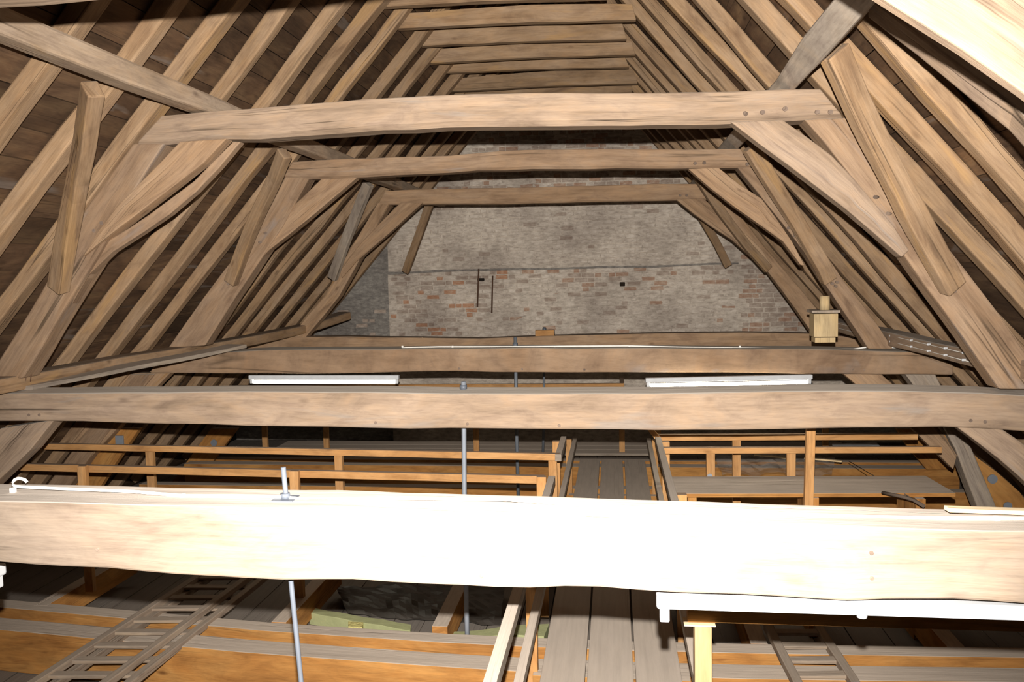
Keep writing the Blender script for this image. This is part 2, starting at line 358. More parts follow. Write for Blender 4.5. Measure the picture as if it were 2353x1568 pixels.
while z < 5.6:
    x = -5.3+(0.118 if row % 2 else 0)
    while x < 3.9:
        wd = random.choice((0.215, 0.215, 0.205, 0.1)) if row % 3 else random.choice((0.105, 0.215))
        xc = x+wd/2
        if zL(xc-0.1) > z-0.05 and zR(xc+0.1) > z-0.05:
            cen = XL < xc < XR
            if xc < XL: y = YW+0.14; pr = random.uniform(0.006, 0.016); m = random.choice((3, 3, 3, 3, 2))
            elif xc > XR: y = YW+0.052; pr = random.uniform(0.006, 0.016); m = random.choice((1, 2, 1, 2, 0, 2))
            elif z < ZLED-0.04:
                y = YW+0.012; band = z > 1.36 or (xc < -2.2)
                pr = random.uniform(0.004, 0.016) if band else random.uniform(-0.004, 0.01)
                m = random.choice((0, 0, 2, 2, 0, 2, 0, 4 if xc < -1.5 else 1)) if band else random.choice((0,)*11+(2, 1))
            else:
                y = YW+0.062; pr = random.uniform(-0.002, 0.02); m = random.choice((0,)*22+(2,)) if z < 2.75 or abs(xc+1.2) < 1.6 and z < 3.0 else random.choice((0, 2, 1, 2))
            if abs(xc-XL) < wd/2 or abs(xc-XR) < wd/2: x += wd+0.014; continue
            if z > ZLED-0.04 and z < ZLED+0.03 and cen: x += wd+0.014; continue
            hh = 0.067+random.uniform(-0.004, 0.003)
            pts = []
            for yy in (y-pr, y+0.03):
                for (sx, sz) in ((-1, -1), (1, -1), (1, 1), (-1, 1)):
                    pts.append(Vector((xc+sx*wd/2*random.uniform(0.9, 1.02), yy+random.uniform(-0.003, 0.003), z+hh/2+sz*hh/2*random.uniform(0.8, 1.06))))
            vis = (1.32 < z < 1.75 and cen) or (xc > XR+0.05 and z < 2.3) or (cen and xc < -2.9 and z < 1.5)
            if True:
                bricks.append((vis, pts, m))
        x += wd+0.014
    z += 0.0815; row += 1
FB = [(0, 1, 2, 3), (0, 4, 5, 1), (1, 5, 6, 2), (2, 6, 7, 3), (3, 7, 4, 0)]
cnt = 0
for vis, pts, m in bricks:
    if vis and cnt < 296:
        cnt += 1; link('brick', pts, FB, BM[m], wall)
    else:
        k = len(stuff_v); stuff_v += pts; stuff_f += [tuple(i+k for i in f) for f in FB]; stuff_m += [m]*5
o = link('brickwork', stuff_v, stuff_f, None, wall, mats=BM, midx=stuff_m); o['kind'] = 'stuff'
# dusty ledge at the step of the wall, sockets and iron bars in the masonry
sweep('wall_ledge', [(XL, YW+0.03, ZLED-0.02), (-1.6, YW+0.03, ZLED), (0.2, YW+0.03, ZLED-0.01), (XR, YW+0.03, ZLED+0.01)], 0.1, 0.035, GRYB, wall, amp=0.012, bevel=0.004)
box('putlog_hole', (-2.36, YW-0.03, 1.57), (-2.24, YW+0.05, 1.62), plain('hole_shade_left', (0.02, 0.015, 0.012), 0.9), wall, 0.01)  # solid dark blocks: shade inside the wall holes is put into their colour
box('putlog_hole', (0.1, YW-0.03, 1.43), (0.19, YW+0.05, 1.5), plain('hole_shade_right', (0.03, 0.02, 0.015), 0.9), wall, 0.01)
for (a, b_) in (((1100, 618), (1097, 706)), ((1132, 634), (1130, 720))):
    o = tube('iron_bar', [at(*a, YW-0.03), at(*b_, YW-0.03)], 0.014, RUST)
    tag(o, 'thin rusty upright iron bar on the brick wall, %s of the pair' % ('left' if a[0] < 1120 else 'right'), 'iron bar')
# ------------------------------------------------------------------ trusses
TY = {1: 2.5, 2: 5.7, 3: 8.25, 4: 11.3}
WH = {1: 'nearest', 2: 'second', 3: 'third', 4: 'farthest'}
def pegs(par, lst, Y, r=0.014, h=0.03):
    for p in lst:
        c = at(p[0], p[1], Y); disc('peg', c+Vector((0, 0.02, 0)), (p[2] if len(p) > 2 else 0.15, -1, p[3] if len(p) > 3 else -0.1), r, h+0.02, PEG, par, 8)
# -- tie beams
T1 = frontal('tie_beam', [(0, 1153), (400, 1162), (800, 1173), (1178, 1184), (1553, 1199), (1900, 1212), (2353, 1222)],
    [(0, 1292), (200, 1305), (400, 1320), (660, 1333), (800, 1334), (1000, 1343), (1180, 1350), (1300, 1349), (1400, 1353), (1510, 1361), (1700, 1367), (1850, 1375), (1950, 1381), (2050, 1377), (2200, 1381), (2353, 1388)],
    TY[1], 0.20, OAKN, n=30, ext=(-4.9, 3.3), bevel=0.007, amp=0.006, tilt=0.008)
tag(T1, 'massive near tie beam glaring white in the flash, cable clipped on its top', 'beam')
pegs(T1, [(1104, 1323), (2000, 1270), (2001, 1328), (222, 1262)], TY[1]-0.002, 0.006, 0.004)
T2 = frontal('tie_beam', [(0, 905), (600, 901), (1100, 906), (1500, 905), (1900, 899), (2100, 900), (2300, 905), (2353, 910)],
    [(0, 968), (200, 970), (400, 975), (600, 980), (900, 985), (1178, 986), (1500, 989), (1720, 990), (1900, 984), (2120, 982), (2200, 981), (2300, 988), (2353, 992)],
    TY[2], 0.21, OAK, n=26, ext=(-4.95, 3.35), bevel=0.014, tilt=0.022)
tag(T2, 'second tie beam, tan oak with long cracks and a dusty top, spanning the whole picture', 'beam')
pegs(T2, [(66, 953), (90, 953), (862, 971), (1073, 974), (1284, 978), (2229, 966), (2262, 969)], TY[2], 0.012, 0.006)
T3 = frontal('tie_beam', [(350, 845), (430, 820), (560, 806), (800, 803), (1178, 800), (1500, 801), (1900, 804), (2100, 809), (2160, 820), (2190, 838)],
    [(345, 858), (600, 858), (780, 859), (900, 856), (1000, 853), (1178, 856), (1500, 856), (1700, 856), (1800, 859), (2000, 861), (2190, 862)],
    TY[3], 0.2, OAKM, n=22, bevel=0.012, tilt=0.015)
tag(T3, 'third tie beam, brown oak, the two lit tube lamps hang under it', 'beam')
pegs(T3, [(1054, 847), (1199, 848), (1342, 849), (1960, 849), (1986, 850)], TY[3], 0.012, 0.006)
T4 = frontal('tie_beam', [(575, 786), (650, 774), (800, 774), (1000, 777), (1100, 778), (1180, 775), (1300, 771), (1553, 766), (1700, 764), (1850, 766), (1960, 775), (2010, 790)],
    [(560, 815), (800, 818), (1200, 820), (1700, 815), (2010, 815)], TY[4], 0.24, OAKB, n=20)
tag(T4, 'farthest tie beam in front of the brick wall, wooden block bolted on top', 'beam')
# -- collar beams
C1 = frontal('collar_beam', [(-900, -80), (0, -130), (900, -250), (1900, -300)], [(-900, 30), (0, -16), (204, -30), (500, -66), (900, -128), (1300, -158), (1900, -185)], TY[1], 0.14, OAK, n=10)
tag(C1, 'nearest collar beam, only its underside showing along the top left edge', 'beam')
C2 = frontal('collar_beam', [(370, 266), (480, 256), (600, 247), (780, 232), (900, 224), (1050, 216), (1200, 213), (1400, 213), (1550, 213), (1700, 211), (1760, 207), (1885, 204)],
    [(310, 332), (380, 331), (480, 319), (600, 318), (780, 305), (900, 297), (1050, 290), (1240, 289), (1400, 287), (1553, 285), (1680, 284), (1850, 275), (1940, 270)],
    TY[2], 0.2, OAK, n=24, cham=0.035, bevel=0.008)
tag(C2, 'nearest fully visible collar beam, pale arched oak with wavy crack, spanning high across', 'beam')
pegs(C2, [(1708, 257, .6, -.6), (1750, 258), (1802, 250), (1876, 257), (1906, 257)], TY[2], 0.015, 0.02)
C3 = frontal('collar_beam', [(672, 372), (760, 366), (900, 361), (1040, 357), (1110, 350), (1200, 345), (1400, 342), (1560, 344), (1700, 341)],
    [(648, 408), (700, 411), (830, 408), (900, 403), (1000, 399), (1100, 392), (1200, 389), (1400, 387), (1553, 387), (1735, 384)],
    TY[3], 0.19, OAKM, n=18, cham=0.025, bevel=0.008)
tag(C3, 'middle collar beam of the three high ones, curved crack in its face', 'beam')
pegs(C3, [(1596, 375), (1617, 374), (1716, 377)], TY[3], 0.016, 0.02)
C4 = frontal('collar_beam', [(885, 438), (1000, 434), (1200, 431), (1400, 425), (1553, 422), (1640, 422)],
    [(868, 470), (970, 470), (1100, 470), (1200, 468), (1400, 463), (1553, 460), (1650, 458)], TY[4], 0.18, OAKB, n=12, cham=0.02)
tag(C4, 'farthest and lowest-looking collar beam before the brick wall', 'beam')
pegs(C4, [(1562, 449), (1577, 449)], TY[4], 0.018, 0.02)
# -- sloping posts (upper storey)
def post(A, B, k, side, t=0.19, mat=OAKM, low=False, dy=0.0):
    o = frontal('sloping_post', A, B, TY[k]+dy, t, mat, bevel=0.012)
    tag(o, 'sloping oak post %s the tie beam of the %s truss, %s side' % ('under' if low else 'standing on', WH[k], side), 'post'); return o
pL2 = post([(306, 330), (180, 503), (105, 653), (0, 826), (-25, 868)], [(378, 330), (300, 450), (240, 560), (190, 640), (52, 870)], 2, 'left', dy=0.02)
pR2 = post([(1849, 275), (1930, 371), (2010, 480), (2070, 578), (2199, 758), (2298, 895)], [(1946, 270), (2040, 390), (2130, 505), (2219, 619), (2353, 799), (2425, 897)], 2, 'right', dy=0.02)
pegs(pR2, [(2022, 453, -1, 0), (2051, 492, -1, 0.1), (2172, 662), (2187, 667), (2190, 650)], TY[2]+0.02, 0.012, 0.035)
pegs(pL2, [(215, 530), (232, 512)], TY[2]+0.02, 0.014, 0.004)
pL3 = post([(655, 405), (600, 510), (500, 640), (420, 750), (385, 800)], [(713, 405), (650, 520), (590, 610), (530, 700), (470, 795)], 3, 'left', dy=0.02)
pegs(pL3, [(605, 536, 1, 0), (593, 557, 1, 0), (521, 645), (525, 652)], TY[3]+0.02, 0.014, 0.03)
pR3 = post([(1695, 385), (1755, 460), (1835, 560), (1900, 660), (1955, 740), (1995, 802)], [(1745, 382), (1800, 455), (1870, 545), (1935, 640), (2010, 735), (2052, 803)], 3, 'right', dy=0.02)
pegs(pR3, [(1818, 524, -1, 0), (1832, 542, -1, 0), (1910, 651), (1921, 648), (1918, 657)], TY[3]+0.02, 0.014, 0.03)
pL4 = post([(868, 465), (800, 580), (745, 680), (690, 745), (665, 778)], [(897, 465), (830, 590), (780, 680), (725, 750), (700, 778)], 4, 'left', mat=OAKB)
pR4 = post([(1640, 455), (1700, 540), (1770, 631), (1830, 712), (1868, 768)], [(1668, 455), (1740, 545), (1810, 630), (1880, 712), (1920, 768)], 4, 'right', mat=OAKB)
# -- knee braces under the collar beams
def knee(A, B, k, side, mat=OAKB, low=False, Y=None, t=0.12, desc=None):
    o = frontal('knee_brace', A, B, Y if Y else TY[k]+0.03, t, mat, bevel=0.008)
    tag(o, desc or 'knee brace %s of the %s truss, %s side' % ('below the tie beam' if low else 'below the collar beam', WH[k], side), 'brace'); return o
knee([(412, 325), (340, 403), (290, 448), (235, 515), (190, 590)], [(519, 318), (476, 367), (380, 442), (289, 512), (218, 568)], 2, 'left', Y=5.69)
knee([(535, 325), (440, 420), (354, 485), (289, 528), (215, 572), (185, 600)], [(552, 326), (470, 425), (370, 508), (235, 594), (190, 648), (165, 700)], 2, 'left', Y=5.76, t=0.08, mat=OAKM, desc='thin lower half of the left knee brace, dark gap above it')
knee([(1798, 275), (1900, 350), (1930, 371), (2046, 510), (2090, 575)], [(1679, 280), (1825, 391), (1913, 456), (2005, 533), (2072, 592)], 2, 'right', mat=OAK, Y=5.69)
knee([(745, 405), (690, 460), (630, 510), (590, 560), (560, 605)], [(828, 402), (760, 460), (690, 520), (620, 572), (570, 625)], 3, 'left')
knee([(1651, 385), (1700, 425), (1755, 460), (1815, 545), (1850, 610)], [(1582, 388), (1640, 440), (1720, 500), (1790, 545), (1840, 610)], 3, 'right')
knee([(920, 466), (860, 525), (815, 575), (780, 620)], [(972, 466), (890, 540), (820, 600), (785, 640)], 4, 'left', Y=11.28)
knee([(1615, 455), (1680, 510), (1740, 560), (1775, 610)], [(1553, 458), (1610, 504), (1687, 555), (1760, 622)], 4, 'right', Y=11.28)
# nearest truss: big brace crossing the top right corner
o = frontal('knee_brace', [(2200, -140), (2353, -45), (2560, 110), (2800, 300)], [(1860, -120), (2030, 0), (2200, 108), (2353, 212), (2620, 420)], 2.5, 0.05, OAK, bevel=0.006)
tag(o, 'bright near knee brace cutting across the top right corner', 'brace')
o = frontal('sloping_post', [(2500, -150), (3000, 560), (3270, 1000)], [(2700, -150), (3200, 560), (3460, 1000)], 2.5, 0.2, OAK); tag(o, 'sloping oak post of the nearest truss just outside on the right', 'post')
# -- purlins
def purlin(name, pts, wd, h, label, mat=OAKM, n=14, amp=0.012, up=Vector((0, 0, 1))):
    o = sweep(name, pts, wd, h, mat, n=n, amp=amp, bevel=0.02, up=up); tag(o, label, 'purlin'); return o
purlin('purlin', [(-2.96, Y0, 2.96), (-2.96, 5.75, 2.97), (-2.95, 8.3, 2.96), (-2.96, YW, 2.94)], 0.15, 0.14, 'upper left purlin running into the depth over the collar beam ends', mat=OAKP)
purlin('purlin', [(1.16, Y0, 3.0), (1.16, 4.1, 2.96), (1.2, 5.75, 2.97), (1.21, 8.3, 2.96), (1.23, YW, 2.93)], 0.21, 0.15, 'upper right purlin, grey and twisted, running over the collar beam ends', mat=OAKL, up=Vector((-0.7, 0, 0.7)))
pl_lo = purlin('purlin', [(-4.6, Y0, 0.94), (-4.6, 5.7, 0.95), (-4.6, 8.3, 0.93), (-4.55, 10.5, 0.93), (-4.42, 11.8, 0.98), (-4.25, 12.7, 1.08)], 0.22, 0.12, 'lower left purlin at the feet of the left rafters, bending up at the far end', mat=OAKR)
pr_lo = purlin('purlin', [(2.72, Y0, 1.0), (2.72, 5.7, 1.0), (2.70, 8.3, 0.98), (2.7, 11.5, 0.98)], 0.19, 0.13, 'lower right purlin carrying two thin wires on porcelain clips', mat=OAK)
# -- wind braces
def pxs(lst): return [tuple(at(a, b_, Y)) for a, b_, Y in lst]
def wind(lst, wd, h, label, mat=OAKR, **k):
    o = sweep('wind_brace', pxs(lst), wd, h, mat, up=Vector((0, -1, 0.3)), amp=0.006, n=9, bevel=0.01, **k); tag(o, label, 'brace'); return o
wind([(1916, 118, 5.02), (1975, 250, 5.2), (2035, 370, 5.33), (2095, 490, 5.46), (2150, 590, 5.58), (2190, 662, 5.68)], 0.15, 0.10, 'wind brace rising from the right post of the second truss to the grey purlin')
wind([(215, 203, 4.75), (195, 330, 5.05), (172, 440, 5.3), (155, 530, 5.45), (143, 600, 5.56), (134, 665, 5.66)], 0.13, 0.1, 'wind brace between upper left purlin and left post of the second truss')
wind([(655, 352, 7.55), (632, 410, 7.75), (592, 490, 7.95), (560, 570, 8.1), (530, 650, 8.2)], 0.13, 0.09, 'wind brace rising from the left post of the third truss')
wind([(1722, 338, 7.7), (1775, 425, 7.85), (1825, 500, 8.0), (1890, 610, 8.15), (1905, 645, 8.22)], 0.14, 0.09, 'wind brace rising from the right post of the third truss')
wind([(848, 422, 10.6), (825, 480, 10.8), (800, 540, 10.95), (775, 610, 11.15), (765, 640, 11.25)], 0.13, 0.09, 'wind brace rising from the left post of the farthest truss', mat=OAKG)
wind([(1600, 400, 10.7), (1660, 490, 10.9), (1720, 570, 11.1), (1765, 620, 11.2)], 0.11, 0.08, 'wind brace rising from the right post of the farthest truss')
wind([(2020, 10, 4.2), (2180, 130, 3.7), (2353, 262, 3.3), (2600, 520, 2.75)], 0.1, 0.1, 'thin brace behind the bright corner brace at top right', mat=OAK)
o = sweep('wall_strut', [tuple(at(988, 468, 12.5)), tuple(at(955, 560, 12.9)), tuple(at(932, 624, 13.25))], 0.12, 0.08, RUST and OAKR, up=Vector((0, -1, 0)), bevel=0.006); tag(o, 'brown strut leaning from the roof to the ledge on the left of the brick wall', 'strut')
o = sweep('wall_strut', [tuple(at(1612, 500, 12.6)), tuple(at(1645, 556, 12.95)), tuple(at(1672, 610, 13.25))], 0.12, 0.08, OAKR, up=Vector((0, -1, 0)), bevel=0.006); tag(o, 'brown strut leaning from the roof to the ledge on the right of the brick wall', 'strut')
# ------------------------------------------------------------------ rafters and collar ties
YLr = [y*1.07-0.03 for y in (3.72, 4.26, 4.86, 5.42, 6.02, 6.68, 7.28, 7.84, 8.58, 9.2, 9.86, 10.42, 11.1, 11.8, 12.4, 13.0)]
YRr = [y*1.12-0.03 for y in (3.7, 4.26, 4.82, 5.34, 6.08, 6.6, 7.3, 7.8, 8.5, 9.0, 9.62, 10.08, 10.7, 11.3, 11.9, 12.5)]
def rafter(side, y, i):
    d, n = (dL, nL) if side == 'left' else (dR, nR)
    x0 = -6.95 if side == 'left' else 5.05; z0 = zL(x0) if side == 'left' else zR(x0)
    L = (RZ-z0)/d.z-0.02
    wd = random.uniform(0.105, 0.15)
    sd = random.random()*90
    pts = []
    for k in range(9):
        s = L*k/8; p = Vector((x0, y, z0))+d*s+n*(RAFT/2)
        p.y += noise.noise(Vector((s*0.45, sd, 0)))*0.09
        p += n*noise.noise(Vector((s*0.4, sd, 7)))*0.015
        pts.append(tuple(p))
    o = sweep('rafter', pts, wd, RAFT-0.004, OAKR, side=Vector((0, 1, 0)), amp=0.014, n=22, bevel=0.012)
    tag(o, 'rough oak rafter on the %s roof slope, %s counted from the front' % (side, ordn[i]), 'rafter', 'rafters of the %s slope' % side)
for i, y in enumerate(YLr): rafter('left', y, i)
for i, y in enumerate(YRr): rafter('right', y, i)
ties = [((877, 14), (1395, -6), 7.2, 40), ((910, 65), (1462, 45), 7.74, 40), ((965, 105), (1440, 90), 8.5, 40), ((980, 145), (1460, 125), 9.05, 36), ((1025, 167), (1446, 154), 9.75, 26), ((1030, 210), (1465, 191), 10.32, 34)]
for i, (a, b_, Y, hh) in enumerate(ties):
    Y *= 1.085
    m_ = ((a[0]+b_[0])/2, (a[1]+b_[1])/2-3)
    A = [(a[0]+4, a[1]-hh*0.85), (m_[0], m_[1]-hh*1.02), (b_[0]-10, b_[1]-hh*0.93)]
    o = frontal('collar_tie', A, [a, m_, b_], Y, 0.1, OAKR, n=8, cham=0.012, bevel=0.006)
    tag(o, 'upper collar tie joining a rafter pair, %s' % ('lowest and farthest of those showing' if i == 5 else ordn[i]+' counted from the top of the picture'), 'tie', 'upper collar ties')
for i, Y in enumerate((11.9, 12.6, 13.3, 13.9)):
    o = sweep('collar_tie', [(-2.1, Y, 4.25), (0.28, Y, 4.2)], 0.1, 0.15, OAKR, n=6, amp=0.008)
    tag(o, 'upper collar tie of the far rafters hidden behind the collar beam, %s from the wall' % ordn[3-i], 'tie', 'upper collar ties')
# ------------------------------------------------------------------ lower storey: posts, braces, splints under the tie beams
o = knee([(0, 985), (-60, 1040), (-120, 1120)], [(125, 965), (60, 1045), (-30, 1130)], 2, 'left', mat=OAK, low=True, Y=5.72, t=0.15)
o = knee([(2300, 985), (2353, 1022), (2450, 1100)], [(2195, 980), (2270, 1035), (2353, 1105), (2430, 1180)], 2, 'right', mat=OAK, low=True, Y=5.72, t=0.15)
knee([(2023, 858), (2075, 905), (2150, 970), (2199, 1046)], [(1939, 860), (1990, 905), (2070, 960), (2190, 1080)], 3, 'right', low=True, Y=8.3)
knee([(300, 858), (230, 930), (160, 1020)], [(390, 858), (310, 940), (210, 1050)], 3, 'left', low=True, Y=8.3)
o = post([(2080, 860), (2180, 995), (2245, 1165), (2300, 1290)], [(2150, 860), (2215, 990), (2290, 1165), (2350, 1290)], 3, 'right', low=True, mat=OAKG, dy=0.03)
o = post([(300, 860), (200, 990), (60, 1180), (0, 1260)], [(355, 860), (250, 990), (115, 1180), (50, 1260)], 3, 'left', low=True, mat=OAKM, dy=0.03)
post([(2410, 985), (2600, 1300)], [(2520, 985), (2720, 1300)], 2, 'right', low=True, dy=0.03)
post([(-230, 985), (-420, 1240)], [(-130, 985), (-320, 1240)], 2, 'left', low=True, dy=0.03)
def splint(A, B, Y, label, plates):
    o = frontal('timber_splint', A, B, Y, 0.08, GLUE, bevel=0.004, amp=0.001); tag(o, label, 'timber')
    for p in plates: disc('steel_washer', at(p[0], p[1], Y-0.004), (0, -1, 0), p[2], 0.012, STEEL, o, 16)
splint([(2190, 995), (2250, 1060), (2330, 1110), (2420, 1250)], [(2160, 1000), (2225, 1080), (2290, 1210), (2330, 1290)], 8.38, 'orange timber splint with round steel washers beside the lower right post', [(2280, 1101, 0.045), (2315, 1163, 0.04)])
splint([(255, 985), (195, 1080), (140, 1160)], [(320, 985), (255, 1080), (205, 1160)], 8.42, 'orange timber splint on the lower left post of the third truss', [])
splint([(485, 985), (430, 1060), (380, 1130)], [(545, 985), (490, 1060), (440, 1130)], 11.3, 'orange timber splint lower left with a round steel washer', [(492, 1018, 0.05)])
splint([(2060, 985), (2080, 1020), (2130, 1080)], [(2130, 985), (2160, 1020), (2220, 1080)], 10.9, 'dark orange splint behind the lower right handrail end', [])
o = box('steel_angle', at(268, 1024, 8.35), at(282, 1002, 8.33), STEEL, None, 0.002); tag(o, 'small galvanised steel angle on the lower left timbers', 'bracket')
o = box('steel_angle', at(2172, 1060, 8.5), at(2180, 1040, 8.48), STEEL, None, 0.002); tag(o, 'small galvanised steel angle by the lower right post', 'bracket')
# ------------------------------------------------------------------ girders of orange glued timber hung under the trusses
DECK = -0.9; GT = -0.95
def girder(y0, wd, label, h=0.33, p=None):
    if p:  # two image points on the near top edge
        a = atz(p[0][0], p[0][1], GT); b_ = atz(p[1][0], p[1][1], GT); s = (b_.y-a.y)/(b_.x-a.x)
        ya = a.y+s*(-6.2-a.x); yb = a.y+s*(4.4-a.x)
    else: ya = yb = y0
    o = sweep('girder', [(-6.2, ya+wd/2, GT-h/2), (4.4, yb+wd/2, GT-h/2)], wd, h, GLUE, n=6, amp=0.002, bevel=0.006); tag(o, label, 'girder'); return o
def girder_px(px, wd, label, h=0.33):
    P = [atz(a_, b_, GT) for a_, b_ in px]
    s0 = (P[1]-P[0])/(P[1].x-P[0].x); s1 = (P[-1]-P[-2])/(P[-1].x-P[-2].x)
    P = [P[0]+s0*(-6.2-P[0].x)]+P+[P[-1]+s1*(4.4-P[-1].x)]
    o = sweep('girder', [(q.x, q.y+wd/2, GT-h/2) for q in P], wd, h, GLUE, n=16, amp=0.001, bevel=0.006); tag(o, label, 'girder')
girder_px([(0, 1448), (595, 1503), (897, 1524), (1150, 1543), (1635, 1560), (2353, 1569)], 0.20, 'front girder of the nearest pair, orange face filling the bottom edge')
girder_px([(0, 1396), (595, 1449), (897, 1470), (1150, 1485), (1635, 1501), (2353, 1512)], 0.15, 'rear girder of the nearest pair, orange strip with dusty top')
girder(8.05, 0.19, 'front girder of the middle pair below the third truss'); girder(8.4, 0.14, 'rear girder of the middle pair below the third truss')
girder(9.95, 0.16, 'girder seen between walkway rail and near tie beam, dark orange')
girder(11.1, 0.19, 'front girder of the far pair before the wall'); girder(11.45, 0.14, 'rear girder of the far pair before the wall')
# cross joists with dusty tops
for i, (px, py, ln) in enumerate(((92, 1392, 1.3), (640, 1430, 1.3), (1010, 1440, 0.9), (1745, 1480, 1.2), (2200, 1490, 1.2))):
    a = atz(px, py, GT)
    o = sweep('joist', [(a.x, a.y, GT-0.1), (a.x, a.y+ln, GT-0.1)], 0.12, 0.2, GLUE, n=3, amp=0.001, bevel=0.004); tag(o, 'short orange joist behind the nearest girder pair, %s from the left' % ordn[i], 'joist')
# ------------------------------------------------------------------ walkways
wk = empty('walkway', (-0.05, 8, DECK)); tag(wk, 'plank walkway of three dusty boards running towards the wall', 'walkway')
for xa, xb in ((-0.50, -0.215), (-0.20, 0.095), (0.11, 0.40)):
    box('plank', (xa, 1.6, DECK-0.035), (xb, 7.9, DECK), DUSTY, wk, 0.004, along=1); box('plank', (xa+0.005, 7.91, DECK-0.035), (xb-0.005, 11.35, DECK-0.002), DUSTY, wk, 0.004, along=1)
for y in (2.5, 5.2, 7.0, 9.6): box('bearer', (-0.56, y, DECK-0.04-0.1), (0.46, y+0.08, DECK-0.037), GLUE, wk, 0.003)
wk2 = empty('walkway', (0, 12, DECK)); tag(wk2, 'cross walkway of boards at the foot of the brick wall', 'walkway')
for k in range(3): box('plank', (-5.2, 11.7+k*0.28, DECK-0.035), (3.3, 11.965+k*0.28, DECK), DUSTY, wk2, 0.004)
wk4 = empty('walkway', (2, 7, -0.1)); tag(wk4, 'raised shelf of dusty planks to the right, orange front edge', 'walkway')
a = atz(1538, 1135, -0.1); b_ = atz(2195, 1135, -0.1)
sweep('plank', [(a.x, a.y+0.28, -0.117), (b_.x, b_.y+0.3, -0.117)], 0.56, 0.034, GLUE, wk4, n=3, amp=0.001)
for x in (a.x+0.15, b_.x-0.3, (a.x+b_.x)/2): box('bearer', (x, a.y+0.05, ZF+0.002), (x+0.07, a.y+0.5, -0.136), GLUE, wk4, 0.003, along=2)
# handrails
def rail_thing(label): 
    t = empty('handrail', (0, 0, 0)); tag(t, label, 'railing'); return t
RT = 0.11; MID = -0.35
def hr(par, a, b_, wd=0.05, h=0.055, mat=PINE): return sweep('rail', [a, b_], wd, h, mat, par, n=3, amp=0.001, bevel=0.003)
def pst(par, x, y, z0, z1, s=0.075, t=0.05): return box('post', (x-s/2, y, z0), (x+s/2, y+t, z1), PINE, par, 0.003, along=2)
# left near fence
def zrail(px, py, z): return atz(px, py, z)
h1 = rail_thing('lower orange handrail of the left side walkway, nearer than the other')
A = zrail(22, 1067, RT); B = zrail(1250, 1096, RT)
hr(h1, (A.x, A.y+0.03, RT-0.028), (B.x, B.y+0.03, RT-0.028), 0.05, 0.06)
for px in (195, 680, 1245):
    py = 1067+(px-22)*29/1228.; p = zrail(px, py, RT); pst(h1, p.x, p.y-0.055, -1.0, RT+0.01)
h2 = rail_thing('upper orange handrail of the left side walkway, on the far side')
A = zrail(95, 1020, RT); B = zrail(1286, 1044, RT)
hr(h2, (A.x, A.y+0.03, RT-0.03), (B.x, B.y+0.03, RT-0.03), 0.05, 0.06)
for px in (333, 771, 1268):
    py = 1020+(px-95)*24/1190.; p = zrail(px, py, RT); pst(h2, p.x, p.y+0.058, -1.0, RT-0.062)
# rails along the walkway
h3 = rail_thing('left rails of the main walkway, greyed top and lower rail on orange posts')
XW = -0.50
hr(h3, (XW, 1.7, RT-0.03), (XW, 6.35, RT-0.03), 0.055, 0.06, DUSTY); hr(h3, (XW, 7.1, RT-0.03), (XW, 7.9, RT-0.03), 0.055, 0.06, DUSTY)
hr(h3, (XW+0.0, 1.7, MID-0.03), (XW, 10.1, MID-0.03), 0.05, 0.06, DUSTY)
for y in (2.9, 5.25, 7.75, 9.9): pst(h3, XW-0.066, y, -1.02, RT-0.02 if y < 8 else MID+0.02, 0.07, 0.07)
disc('bolt_head', (XW-0.05, 5.24, -0.66), (0, -1, 0), 0.018, 0.01, STEEL, h3, 8)
h4 = rail_thing('right rails of the main walkway, greyed top and lower rail on orange posts')
XV = 0.40
hr(h4, (XV, 3.9, RT-0.03), (XV, 7.9, RT-0.03), 0.055, 0.06, DUSTY); hr(h4, (XV, 1.7, MID-0.03), (XV, 10.1, MID-0.03), 0.05, 0.06, DUSTY)
for y in (5.9, 7.75, 9.9): pst(h4, XV+0.066, y, -1.02, RT-0.02 if y < 8 else MID+0.02, 0.07, 0.07)
# near right cross rail with the pale post
h5 = rail_thing('near right cross rail, brown board in shade on a bright yellow post')
A = at(1580, 1433, 3.3)
y5 = A.y; ZB = A.z
box('rail', (A.x, y5, ZB+0.004), (4.0, y5+0.05, ZB+0.12), GLUE, h5, 0.003)  # redder, darker wood than the other rails: its shade is put into the colour
box('rail_cap', (A.x-0.015, y5-0.02, ZB-0.005), (A.x+0.11, y5+0.06, ZB+0.001), PALE, h5, 0.002)
pp = at(1615, 1500, y5); box('post', (pp.x-0.034, y5-0.02, -1.0), (pp.x+0.034, y5+0.05, ZB-0.007), YPINE, h5, 0.003, along=2)
# right far fences
h6 = rail_thing('right orange handrail behind the raised shelf, nearer one')
A = zrail(1525, 1029, RT); B = zrail(2165, 1027, RT)
hr(h6, (A.x, A.y+0.03, RT-0.03), (B.x, B.y+0.03, RT-0.03), 0.05, 0.055)
for px in (1635, 1822):
    p = zrail(px, 1029, RT); pst(h6, p.x, p.y+0.058, -0.17, RT-0.01)
p = zrail(1635, 1029, RT); disc('washer', (p.x-0.01, p.y+0.057, -0.16), (0, -1, 0), 0.022, 0.006, STEEL, h6, 12)
h7 = rail_thing('right orange handrail behind, in the shade of the second tie beam')
A = zrail(1512, 1000, RT); B = zrail(2110, 997, RT)
hr(h7, (A.x, A.y+0.03, RT-0.03), (B.x, B.y+0.03, RT-0.03), 0.05, 0.06)
for px in (1695,):
    p = zrail(px, 1000, RT); pst(h7, p.x, p.y+0.058, -1.0, RT-0.06)
o = sweep('prop', [tuple(at(1857, 1168, 6.45)), tuple(at(1863, 980, 6.45))], 0.065, 0.05, PINE, up=Vector((0, -1, 0)), n=3, amp=0.001, bevel=0.003)
o.name = 'timber_prop'; tag(o, 'upright orange batten in front of the raised shelf, reaching up behind the second tie beam', 'post')
